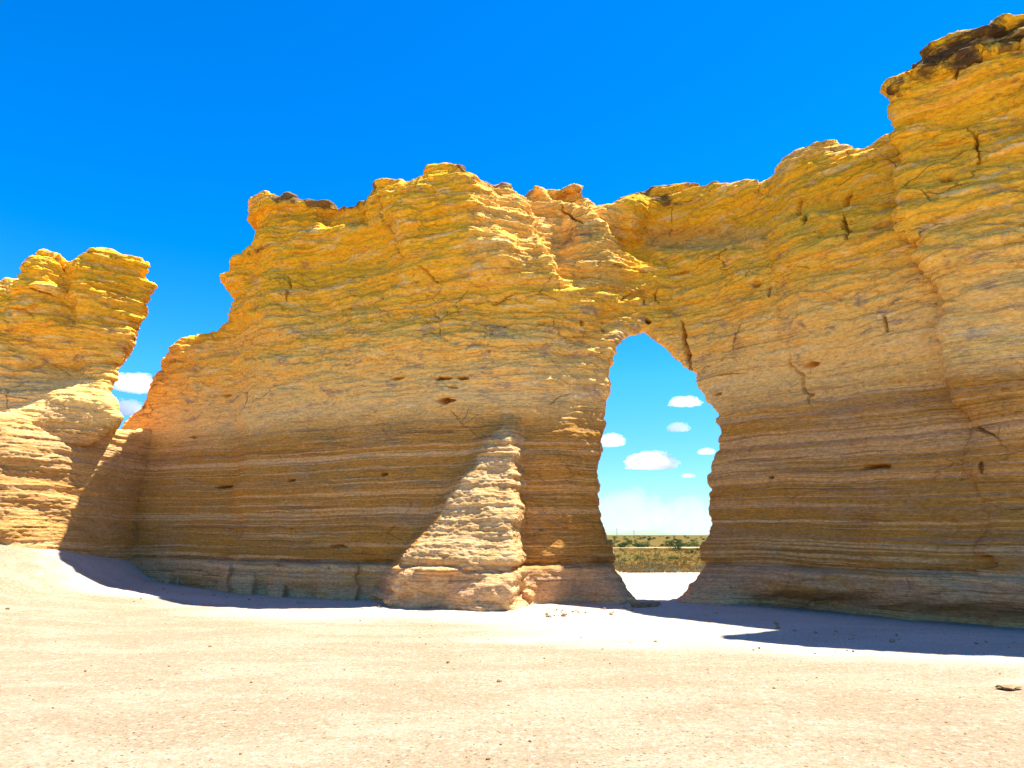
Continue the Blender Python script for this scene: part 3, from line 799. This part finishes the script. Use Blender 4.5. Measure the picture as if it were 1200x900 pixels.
def ground_material():
    N = Nodes('chalk_ground')
    pos = N.new('ShaderNodeTexCoord').outputs['Object']
    xyz = N.new('ShaderNodeSeparateXYZ'); N.link(pos, xyz.inputs[0])
    X, Y = xyz.outputs[0], xyz.outputs[1]
    big = N.noise(N.vscale(pos, (0.16, 0.42, 1)), 1.0, 4, 0.6, 0.3)
    mid = N.noise(N.vscale(pos, (0.45, 1.1, 1)), 1.0, 6, 0.7, 0.6)
    fin = N.noise(pos, 11.0, 6, 0.8)
    grit = N.noise(pos, 30.0, 5, 0.75)
    vo = N.new('ShaderNodeTexVoronoi'); N.link(pos, vo.inputs['Vector']); vo.inputs['Scale'].default_value = 26.0
    vc = N.new('ShaderNodeSeparateColor'); N.link(vo.outputs['Color'], vc.inputs[0])
    # a pale, swept floor along the foot of the cliff, gravelly tan ground nearer
    sw = N.math('ADD', N.math('ADD', Y, N.math('MULTIPLY', X, 0.55)), N.math('MULTIPLY', N.math('SUBTRACT', big, 0.5), 7.0))
    pale = N.step(sw, 10.4, 13.2)
    tan = N.mix(N.step(mid, 0.40, 0.66), (0.285, 0.21, 0.125), (0.36, 0.272, 0.172))
    col = N.mix(N.math('MULTIPLY', pale, 0.9), tan, N.mix(N.step(mid, 0.35, 0.7), (0.44, 0.365, 0.275), (0.50, 0.43, 0.34)))
    col = N.mix(N.math('MULTIPLY', N.step(fin, 0.52, 0.64), 0.45), col, (0.56, 0.45, 0.32))
    col = N.mix(N.math('MULTIPLY', N.math('SUBTRACT', 1.0, N.step(fin, 0.34, 0.46)), N.math('SUBTRACT', 0.6, N.math('MULTIPLY', pale, 0.45))), col, (0.29, 0.18, 0.09))
    # little stones: one Voronoi cell in a few
    pick = N.math('GREATER_THAN', vc.outputs[0], 0.70)
    dot = N.math('LESS_THAN', vo.outputs['Distance'], N.math('MULTIPLY', vc.outputs[1], 0.42))
    st = N.math('MULTIPLY', N.math('MULTIPLY', pick, dot), N.math('SUBTRACT', 1.0, N.math('MULTIPLY', pale, 0.75)))
    col = N.mix(N.math('MULTIPLY', st, 0.8), col, N.mix(vc.outputs[2], (0.13, 0.075, 0.035), (0.32, 0.21, 0.11)))
    gg = N.math('ADD', 0.12, N.math('MULTIPLY', grit, 1.76))
    gc = N.new('ShaderNodeCombineColor')
    for k in range(3): N.link(gg, gc.inputs[k])
    col = N.mix(1.0, col, gc.outputs[0], 'MULTIPLY')
    # the prairie beyond
    e = N.noise(pos, 0.5, 4, 0.6)
    pr = N.step(N.math('ADD', Y, N.math('MULTIPLY', N.math('SUBTRACT', e, 0.5), 5.0)), 31.2, 33.0)
    patch = N.noise(N.vscale(pos, (0.05, 0.05, 1)), 1.0, 5, 0.65)
    tuft = N.noise(pos, 1.6, 5, 0.7)
    grass = N.mix(N.step(patch, 0.40, 0.62), (0.15, 0.085, 0.012), (0.095, 0.085, 0.018))
    grass = N.mix(N.math('MULTIPLY', N.step(tuft, 0.5, 0.68), 0.6), grass, (0.06, 0.065, 0.016))
    grass = N.mix(N.math('MULTIPLY', N.math('SUBTRACT', 1.0, N.step(tuft, 0.34, 0.46)), 0.5), grass, (0.24, 0.14, 0.035))
    col = N.mix(pr, col, grass)
    hb = N.math('ADD', N.math('MULTIPLY', fin, 0.6), N.math('MULTIPLY', grit, 0.35))
    hb = N.math('ADD', hb, N.math('MULTIPLY', st, 0.5))
    N.bsdf(col, 0.95, N.bump(hb, 1.0, 0.03), 0.05)
    return N.m
me = mesh_np('ground', V, F)
tag(obj('ground', me, ground_material()), kind='structure')

# dirt road across the plain
ry = 76.0
rx = np.concatenate([np.linspace(-300, -20, 30), np.linspace(-18, 70, 90), np.linspace(75, 400, 40)])
def road_y(x): return ry+0.05*x+1.2*np.sin(x*0.03)
rv = []
for x in rx:
    for d in (-0.9, -0.3, 0.3, 0.9):
        y = road_y(x)+d+0.25*math.sin(x*1.3+d)
        rv.append((x, y, 0))
rv = np.array(rv); rv[:, 2] = ground_z(rv[:, 0], rv[:, 1])+0.25
jj = np.arange(len(rv)).reshape(len(rx), 4)
RF = np.stack([jj[:-1, :-1], jj[1:, :-1], jj[1:, 1:], jj[:-1, 1:]], -1).reshape(-1, 4)
N = Nodes('pale_dirt'); p = N.new('ShaderNodeTexCoord').outputs['Object']
N.bsdf(N.ramp(N.noise(p, 0.8, 4), [(0.3, (0.36, 0.26, 0.15)), (0.7, (0.50, 0.39, 0.26))]), 0.95)
tag(obj('dirt_road', mesh_np('dirt_road', rv, RF), N.m), kind='structure')

# ------------------------------------------------------------------ stones
N = Nodes('brown_stone'); p = N.new('ShaderNodeTexCoord').outputs['Object']
st_n = N.noise(p, 18.0, 5, 0.65)
N.bsdf(N.ramp(st_n, [(0.3, (0.14, 0.075, 0.03)), (0.5, (0.30, 0.17, 0.07)), (0.72, (0.50, 0.33, 0.17))]), 0.9, N.bump(st_n, 0.6, 0.01), 0.1)
M_STONE = N.m
N = Nodes('pale_stone'); p = N.new('ShaderNodeTexCoord').outputs['Object']
st_n = N.noise(p, 12.0, 5, 0.65)
N.bsdf(N.ramp(st_n, [(0.3, (0.34, 0.19, 0.075)), (0.7, (0.52, 0.34, 0.16))]), 0.95, N.bump(st_n, 0.6, 0.02), 0.1)
M_PALE = N.m
import bmesh
def stone_mesh(name, seed, sc=(1, 1, 0.6), sub=3, rough=0.5, facet=0.35):
    bm = bmesh.new(); bmesh.ops.create_icosphere(bm, subdivisions=sub, radius=1.0)
    me = bpy.data.meshes.new(name); bm.to_mesh(me); bm.free()
    v, n = coords(me)
    r = np.random.default_rng(seed)
    for _ in range(9):                                                     # planes that knock facets off
        d = r.normal(size=3); d /= np.linalg.norm(d)
        h = r.uniform(0.62, 0.9)
        t = v@d
        v = v-np.outer(np.clip(t-h, 0, 9), d)*facet*2
    v = v*(1+rough*0.5*fbm(v[:, 0]*1.3+seed, v[:, 1]*1.3, v[:, 2]*1.3, 3, seed)[:, None])
    v *= np.array(sc)
    v[:, 2] -= v[:, 2].min()*0.75
    me.vertices.foreach_set('co', v.ravel().astype(np.float32)); me.update()
    return me
def on_ground(px, py):
    a, b, c = (float(q) for q in ray(px, py))
    lo, hi = 2.0, 40.0
    for _ in range(30):
        Y = 0.5*(lo+hi)
        zz = EYE+c/b*Y
        if zz > gz_at(a/b*Y, Y): lo = Y
        else: hi = Y
    X = float(a/b*Y)
    return X, Y, gz_at(X, Y)
PEB = [stone_mesh('pebble', 20+k, (1, random.uniform(.6, .95), random.uniform(.45, .75)), 2) for k in range(6)]
for m in PEB: m.materials.append(M_STONE)
peb_px = [(9, 714, 5), (157, 705, 3), (165, 702, 3), (100, 787, 4), (198, 781, 4), (177, 797, 4), (246, 758, 4), (295, 800, 4), (585, 799, 6), (525, 777, 5), (596, 827, 3), (621, 869, 5), (587, 873, 4),
          (768, 752, 4), (883, 762, 3), (890, 760, 4), (907, 807, 5), (1109, 847, 5), (572, 890, 6), (600, 850, 3), (638, 772, 3), (1000, 764, 4), (955, 766, 3), (979, 764, 3), (993, 763, 3),
          (499, 755, 3), (540, 769, 3), (422, 728, 3), (681, 748, 3), (706, 761, 3), (292, 703, 3), (165, 767, 2), (207, 790, 3), (62, 830, 3), (282, 884, 4), (85, 892, 5), (1172, 790, 3), (1075, 820, 3)]
r2 = random.Random(5)
while len(peb_px) < 150:
    x, y = r2.uniform(0, 1200), 715+185*r2.random()**0.8
    if y < 690+0.09*max(0, x-600): continue
    peb_px.append((x, y, r2.uniform(1.4, 2.6)))
for k, (x, y, s) in enumerate(peb_px):
    X, Y, Z = on_ground(x, y)
    o = bpy.data.objects.new('pebble', PEB[k % 6]); COL.objects.link(o)
    r = s/FPX*Y*0.5*1.05
    o.scale = (r, r, r); o.rotation_euler = (r2.uniform(-.2, .2), r2.uniform(-.2, .2), r2.uniform(0, 6.28))
    o.location = (X, Y, Z-0.1*r)
    tag(o, 'small brown pebble lying loose on the pale gravelly ground', 'pebble', 'pebbles scattered over the pale ground')
# the flat stone near the right edge
X, Y, Z = on_ground(1181, 808)
me = stone_mesh('flat_stone', 77, (0.135, 0.08, 0.028), 4, 0.7)
o = obj('flat_stone', me, M_STONE, None, (X, Y, Z-0.004)); o.rotation_euler = (0, 0, -0.25)
tag(o, 'flat brown stone lying alone on sunlit ground near the right edge', 'stone')
# blocks fallen against the foot of the buttress and the cliff
for k, (x, y, s, sc, lab) in enumerate([
        (528, 706, 0.42, (1.1, .7, .55), 'broken block of chalk with a sunlit top leaning on the buttress foot'),
        (490, 708, 0.30, (1.4, .7, .4), 'low crumbly chalk lump at the left foot of the sunlit buttress'),
        (757, 711, 0.30, (1.6, .8, .22), 'flat dark slab in the shade at the left foot of the opening')]):
    X, Y, Z = on_ground(x, y)
    me = stone_mesh('fallen_block', 50+k, (s*sc[0], s*sc[1], s*sc[2]), 4, 0.9, 0.45)
    o = obj('fallen_block', me, M_PALE if k < 2 else M_STONE, None, (X, Y+0.1, Z-0.03)); o.rotation_euler = (0, 0, 0.3*k)
    tag(o, lab, 'rock block')
# crumbs of rock along the foot of the wall
FR = [stone_mesh('rock_fragment', 90+k, (1, .8, .6), 2) for k in range(4)]
for m in FR: m.materials.append(M_PALE)
for k in range(70):
    x = r2.choice([r2.uniform(150, 460), r2.uniform(640, 745), r2.uniform(800, 1200)])
    y = np.interp(x, [130, 200, 300, 460, 600, 740, 800, 900, 1000, 1200], [668, 690, 700, 709, 716, 712, 712, 726, 742, 752])+r2.uniform(0, 9)
    X, Y, Z = on_ground(x, y)
    r = 0.018+0.05*r2.random()**3
    o = bpy.data.objects.new('rock_fragment', FR[k % 4]); COL.objects.link(o)
    o.scale = (r, r, r); o.rotation_euler = (r2.uniform(-.4, .4), r2.uniform(-.4, .4), r2.uniform(0, 6.28)); o.location = (X, Y, Z)
    tag(o, 'small chalk fragment fallen at the shaded foot of the cliff', 'rock fragment', 'chalk fragments along the foot of the cliff')

# ------------------------------------------------------------------ prairie plants
def leaf_material(name, a, b):
    N = Nodes(name); p = N.new('ShaderNodeTexCoord').outputs['Object']
    oi = N.new('ShaderNodeObjectInfo').outputs['Random']
    n = N.noise(p, 3.0, 3)
    c = N.ramp(N.math('ADD', N.math('MULTIPLY', n, 0.7), N.math('MULTIPLY', oi, 0.3)), [(0.3, a), (0.7, b)])
    d = N.new('ShaderNodeBsdfPrincipled'); N.link(c, d.inputs['Base Color']); d.inputs['Roughness'].default_value = 0.8
    d.inputs['Specular IOR Level'].default_value = 0.2
    t = N.new('ShaderNodeBsdfTranslucent'); N.link(c, t.inputs['Color'])
    mx = N.new('ShaderNodeMixShader'); mx.inputs[0].default_value = 0.25
    N.link(d.outputs[0], mx.inputs[1]); N.link(t.outputs[0], mx.inputs[2]); N.link(mx.outputs[0], N.out.inputs['Surface'])
    return N.m
M_DARK = leaf_material('dark_leaves', (0.022, 0.045, 0.008), (0.06, 0.10, 0.018))
M_GREEN = leaf_material('green_leaves', (0.05, 0.085, 0.012), (0.13, 0.17, 0.03))
M_SAGE = leaf_material('sage_leaves', (0.13, 0.125, 0.055), (0.26, 0.235, 0.12))
M_GOLD = leaf_material('golden_blades', (0.15, 0.075, 0.010), (0.27, 0.145, 0.030))
M_WOOD = leaf_material('twigs', (0.10, 0.06, 0.03), (0.16, 0.10, 0.05))

def shrub_mesh(name, seed, n=260, leaf=0.09, flat=0.75, mat=None):
    r = np.random.default_rng(seed)
    lobes = [(r.normal(0, .38), r.normal(0, .38), r.uniform(.35, .75), r.uniform(.32, .55)) for _ in range(8)]
    V = []; F = []
    for k in range(n):
        lx, ly, lz, lr = lobes[r.integers(len(lobes))]
        d = r.normal(size=3); d /= np.linalg.norm(d)
        p = np.array([lx, ly, lz*flat])+d*lr*r.uniform(.55, 1.05)*np.array([1, 1, flat])
        if p[2] < 0.03: p[2] = abs(p[2])*0.5+0.03
        a = r.normal(size=3); a /= np.linalg.norm(a)
        b = np.cross(a, r.normal(size=3)); b /= np.linalg.norm(b)
        s = leaf*r.uniform(.6, 1.4)
        i = len(V)
        V += [p-a*s, p+b*s*.6, p+a*s*1.1, p-b*s*.6]; F.append((i, i+1, i+2, i+3))
    # twigs from the root to the lobes
    for lx, ly, lz, lr in lobes:
        i = len(V); t = 0.018
        V += [np.array([-t, 0, 0]), np.array([t, t, 0]), np.array([lx+t*.5, ly, lz*flat]), np.array([lx-t*.5, ly, lz*flat])]
        F.append((i, i+1, i+2, i+3))
    me = mesh_np(name, np.array(V), np.array(F), False); me.materials.append(mat)
    return me
def grass_mesh(name, seed, n=26, h=1.0, mat=None):
    r = np.random.default_rng(seed); V = []; F = []
    for k in range(n):
        x, y = r.normal(0, .22, 2); a = r.uniform(0, 6.28); ln = r.uniform(.5, 1)*h
        dx, dy = math.cos(a), math.sin(a); w = 0.02
        lean = r.uniform(.1, .5)*ln
        i = len(V)
        V += [(x-dy*w, y+dx*w, 0), (x+dy*w, y-dx*w, 0), (x+dx*lean*.4+dy*w*.7, y+dy*lean*.4-dx*w*.7, ln*.6), (x+dx*lean*.4-dy*w*.7, y+dy*lean*.4+dx*w*.7, ln*.6)]
        F.append((i, i+1, i+2, i+3))
        V += [(x+dx*lean, y+dy*lean, ln), (x+dx*lean, y+dy*lean, ln+.001)]
        F.append((i+3, i+2, i+4, i+5))
    me = mesh_np(name, np.array(V), np.array(F), False); me.materials.append(mat)
    return me
SH = {'dark': [shrub_mesh('dark_shrub', 200+k, mat=M_DARK) for k in range(4)],
      'green': [shrub_mesh('green_shrub', 210+k, mat=M_GREEN) for k in range(4)],
      'sage': [shrub_mesh('sage_bush', 220+k, n=300, leaf=0.07, flat=.6, mat=M_SAGE) for k in range(4)]}
LAB = {'dark': ('dark_shrub', 'dark green shrub dotted on the ochre prairie seen through the opening', 'shrub', 'dark shrubs on the plain'),
       'green': ('green_shrub', 'bright green bush among dry grass seen through the opening', 'bush', 'green bushes on the plain'),
       'sage': ('sage_bush', 'pale grey sagebrush at the near edge of the plain behind the opening', 'sagebrush', 'sagebrush along the edge of the white ground')}
def plant(kind, X, Y, r):
    nm, lab, cat, grp = LAB[kind]
    o = bpy.data.objects.new(nm, SH[kind][r2.randrange(4)]); COL.objects.link(o)
    o.location = (X, Y, gz_at(X, Y)-0.02)
    o.scale = (r*r2.uniform(.9, 1.2), r, r*r2.uniform(.8, 1.1)); o.rotation_euler = (0, 0, r2.uniform(0, 6.28))
    tag(o, lab, cat, grp)
def at_px(x, y):
    a, b, c = ray(x, y); Y = float(-EYE*b/c); return float(a/b*Y), Y
# ones that can be told apart in the photograph: (px, py of the foot, width px)
for x, y, w in [(756, 631, 6), (738, 635, 5), (776, 641, 7), (726, 640, 5), (758, 641, 7), (752, 642, 6), (798, 639, 7), (768, 644, 6), (791, 633, 5), (811, 635, 7), (783, 630, 4),
                (818, 645, 7), (810, 649, 11), (786, 655, 9), (746, 637, 4), (767, 632, 4), (720, 632, 4), (803, 630, 4), (728, 645, 6), (743, 630, 3), (816, 632, 4), (790, 640, 4), (732, 630, 4)]:
    X, Y = at_px(x, y); plant('dark', X, Y, w/FPX*Y*0.55)
for x, y, w in [(748, 655, 12), (771, 651, 7), (758, 660, 7), (799, 642, 9), (807, 642, 7), (817, 641, 8), (793, 655, 9), (732, 658, 7), (768, 657, 7), (743, 640, 6), (786, 640, 5), (724, 652, 7), (820, 655, 7), (802, 660, 8)]:
    X, Y = at_px(x, y); plant('green', X, Y, w/FPX*Y*0.55)
for k in range(58):
    x = r2.uniform(705, 835); y = 660+13*r2.random()**1.0+(3 if x > 740 else 0)*r2.random()
    y = min(y, 671)
    X, Y = at_px(x, y); plant('sage', X, Y, r2.uniform(7, 14)/FPX*Y*0.55)
# more of the plain, on either side of what the opening frames
for k in range(110):
    x = r2.uniform(640, 900); y = 628.3+18*r2.random()**1.5
    X, Y = at_px(x, y)
    if abs(Y-road_y(X)) < 2.5: continue
    plant(r2.choice(['dark', 'dark', 'green']), X, Y, r2.uniform(.45, .95)*(1+Y/900))
# grass, uncountable
GT = [grass_mesh('t', 300+k, mat=M_GOLD) for k in range(1)]
tv, _ = coords(GT[0]); tf = np.empty(len(GT[0].loops), np.int32); GT[0].loops.foreach_get('vertex_index', tf); tf = tf.reshape(-1, 4)
VV = []; FF = []; base = 0
for k in range(4200):
    Y = 30.6+70*rng.random()**2.0
    X = Y*rng.uniform(0.02, 0.42)
    if abs(Y-road_y(X)) < 2.0: continue
    if Y < 33 and rng.random() < 0.55: continue
    s = rng.uniform(.12, .30); a = rng.uniform(0, 6.28)
    c_, s_ = math.cos(a)*s, math.sin(a)*s
    q = np.stack([tv[:, 0]*c_-tv[:, 1]*s_, tv[:, 0]*s_+tv[:, 1]*c_, tv[:, 2]*s*rng.uniform(.6, 1)], 1)
    q[:, 0] += X; q[:, 1] += Y; q[:, 2] += gz_at(X, Y)-0.01
    VV.append(q); FF.append(tf+base); base += len(q)
me = mesh_np('grass', np.concatenate(VV), np.concatenate(FF), False)
tag(obj('grass', me, M_GOLD), 'dry golden prairie grass covering the plain behind the opening', 'grass', kind='stuff')
bpy.data.meshes.remove(GT[0])

# two poles on the skyline
def box_mesh(name, parts):
    bm = bmesh.new()
    for (x, y, z, a, b, c) in parts:
        m = bmesh.ops.create_cube(bm, size=1)
        for v in m['verts']: v.co = (x+v.co.x*a, y+v.co.y*b, z+v.co.z*c)
    bmesh.ops.bevel(bm, geom=bm.edges[:], offset=0.02, segments=1, affect='EDGES')
    me = bpy.data.meshes.new(name); bm.to_mesh(me); bm.free(); return me
for x, hgt, lab in ((723, 8.6, 'taller of two distant utility poles on the skyline seen through the opening'), (743, 6.6, 'shorter of two distant utility poles on the skyline seen through the opening')):
    Y = 760.0; X = float(on_depth(x, 627, Y)[0])
    P = empty('utility_pole', (X, Y, 0)); tag(P, lab, 'utility pole')
    obj('pole', box_mesh('pole', [(0, 0, hgt/2, .34, .34, hgt)]), M_WOOD, None).parent = P
    obj('crossarm', box_mesh('crossarm', [(0, -0.25, hgt-0.7, 2.2, .16, .2)]), M_WOOD, None).parent = P

# ------------------------------------------------------------------ clouds
N = Nodes('cloud_vapour')
p = N.new('ShaderNodeTexCoord').outputs['Object']
n = N.noise(p, 2.8, 6, 0.62)
ln = N.new('ShaderNodeVectorMath', operation='LENGTH'); N.link(p, ln.inputs[0])
d = N.math('SUBTRACT', N.math('ADD', N.math('MULTIPLY', n, 2.1), 0.02), ln.outputs['Value'])
dens = N.math('MULTIPLY', N.step(d, 0.0, 0.20), 0.022)
v = N.new('ShaderNodeVolumePrincipled'); v.inputs['Color'].default_value = (1, 1, 1, 1); v.inputs['Anisotropy'].default_value = 0.35
N.link(dens, v.inputs['Density']); N.link(v.outputs[0], N.out.inputs['Volume'])
M_CLOUD = N.m
M_BANK = M_CLOUD.copy(); M_BANK.name = 'thin_cloud_vapour'
for q in M_BANK.node_tree.nodes:
    if q.type == 'MATH' and abs(q.inputs[1].default_value-0.022) < 1e-6: q.inputs[1].default_value = 0.0011
def cloud_mesh(seed, m):
    bm = bmesh.new(); bmesh.ops.create_icosphere(bm, subdivisions=4, radius=1.0)
    me = bpy.data.meshes.new('cloud'); bm.to_mesh(me); bm.free()
    v, _ = coords(me)
    r = 1.0+0.30*fbm(v[:, 0]*2+seed, v[:, 1]*2, v[:, 2]*2, 3, seed)
    v = v*r[:, None]
    v[:, 2] = np.where(v[:, 2] < -0.35, -0.35+(v[:, 2]+0.35)*0.2, v[:, 2])   # flat base
    me.vertices.foreach_set('co', v.ravel().astype(np.float32)); me.update(); me.materials.append(m)
    return me
for k, (x, y, w, h, D, lab) in enumerate([
        (803, 472, 40, 13, 3000, 'thin drawn out white cloud, highest of those in the opening'),
        (795, 502, 28, 13, 3000, 'small oval white cloud near the middle of the opening'),
        (716, 518, 36, 18, 3000, 'small white cloud touching the left side of the opening'),
        (763, 543, 62, 24, 3000, 'largest white puffy cloud in the middle of the opening'),
        (828, 530, 22, 9, 3000, 'small faint cloud touching the right side of the opening'),
        (807, 558, 18, 6, 3000, 'tiny faint wisp of cloud right of the largest puffy cloud'),
        (158, 452, 52, 26, 3000, 'white cloud in the gap between the tower and the cliff'),
        (150, 480, 40, 20, 3000, 'lower white cloud deep in the gap beside the tower'),
        (735, 606, 100, 56, 5200, 'broad heaped cloud bank low over the plain, left in the opening'),
        (808, 611, 84, 52, 5400, 'broad low cloud bank over the plain, right in the opening'),
        (640, 600, 110, 40, 5400, ''), (900, 598, 120, 44, 5400, '')]):
    if not lab: continue
    X, Y, Z = on_depth(x, y, D)
    s = D/FPX
    o = bpy.data.objects.new('cloud', cloud_mesh(400+k, M_BANK if k in (8, 9) else M_CLOUD)); COL.objects.link(o)
    o.location = (float(X), Y, float(Z)); o.scale = (w*s*0.5, w*s*0.4, h*s*0.62)
    tag(o, lab, 'cloud')

# ------------------------------------------------------------------ light, sky, camera
SUN_EL, SUN_AZ = 68.0, 80.0        # azimuth clockwise from +Y (the way the camera looks)
w = bpy.data.worlds.new('World'); scene.world = w; w.use_nodes = True
t = w.node_tree; t.nodes.clear()
sky = t.nodes.new('ShaderNodeTexSky'); sky.sky_type = 'NISHITA'; sky.sun_disc = False
sky.sun_elevation = R(SUN_EL); sky.sun_rotation = R(SUN_AZ); sky.altitude = 900; sky.air_density = 1.0; sky.dust_density = 0.0; sky.ozone_density = 2.0
hs = t.nodes.new('ShaderNodeHueSaturation'); hs.inputs['Saturation'].default_value = 1.5; hs.inputs['Value'].default_value = 1.0
bg = t.nodes.new('ShaderNodeBackground'); bg.inputs['Strength'].default_value = 0.145
wo = t.nodes.new('ShaderNodeOutputWorld')
t.links.new(sky.outputs[0], hs.inputs['Color']); tint = t.nodes.new('ShaderNodeMix'); tint.data_type = 'RGBA'; tint.blend_type = 'MULTIPLY'; tint.inputs[0].default_value = 1.0
tc = t.nodes.new('ShaderNodeTexCoord'); sx = t.nodes.new('ShaderNodeSeparateXYZ'); t.links.new(tc.outputs['Generated'], sx.inputs[0])
cr = t.nodes.new('ShaderNodeValToRGB'); t.links.new(sx.outputs[2], cr.inputs[0])       # bluer and dimmer air near the horizon
cr.color_ramp.elements[0].position = 0.0; cr.color_ramp.elements[0].color = (0.235, 0.31, 0.43, 1)
cr.color_ramp.elements[1].position = 0.60; cr.color_ramp.elements[1].color = (0.48, 0.58, 0.70, 1)
e = cr.color_ramp.elements.new(0.22); e.color = (0.44, 0.64, 0.76, 1)
t.links.new(cr.outputs[0], tint.inputs[7])
t.links.new(hs.outputs[0], tint.inputs[6]); t.links.new(tint.outputs[2], bg.inputs[0]); t.links.new(bg.outputs[0], wo.inputs[0])
L = bpy.data.lights.new('sun', 'SUN'); L.energy = 4.7; L.angle = R(0.53); L.color = (1.0, 0.97, 0.92)
so = bpy.data.objects.new('sun', L); COL.objects.link(so)
from mathutils import Vector
dv = Vector((math.sin(R(SUN_AZ))*math.cos(R(SUN_EL)), math.cos(R(SUN_AZ))*math.cos(R(SUN_EL)), math.sin(R(SUN_EL))))
so.rotation_euler = dv.to_track_quat('Z', 'Y').to_euler(); so.location = (20, 10, 40)

cam = bpy.data.cameras.new('camera'); co = bpy.data.objects.new('camera', cam); COL.objects.link(co)
cam.sensor_width = 36; cam.lens = 36*FPX/1200; cam.clip_end = 40000; cam.clip_start = 0.1
co.location = (0, 0, EYE); co.rotation_euler = (R(90)+PITCH, 0, 0)
scene.camera = co
scene.view_settings.view_transform = 'Standard'; scene.view_settings.look = 'None'
scene.view_settings.exposure = 1.52; scene.view_settings.gamma = 1.0
scene.cycles.max_bounces = 14; scene.cycles.diffuse_bounces = 4; scene.cycles.volume_bounces = 12
scene.cycles.use_denoising = True; scene.cycles.denoising_prefilter = 'NONE'
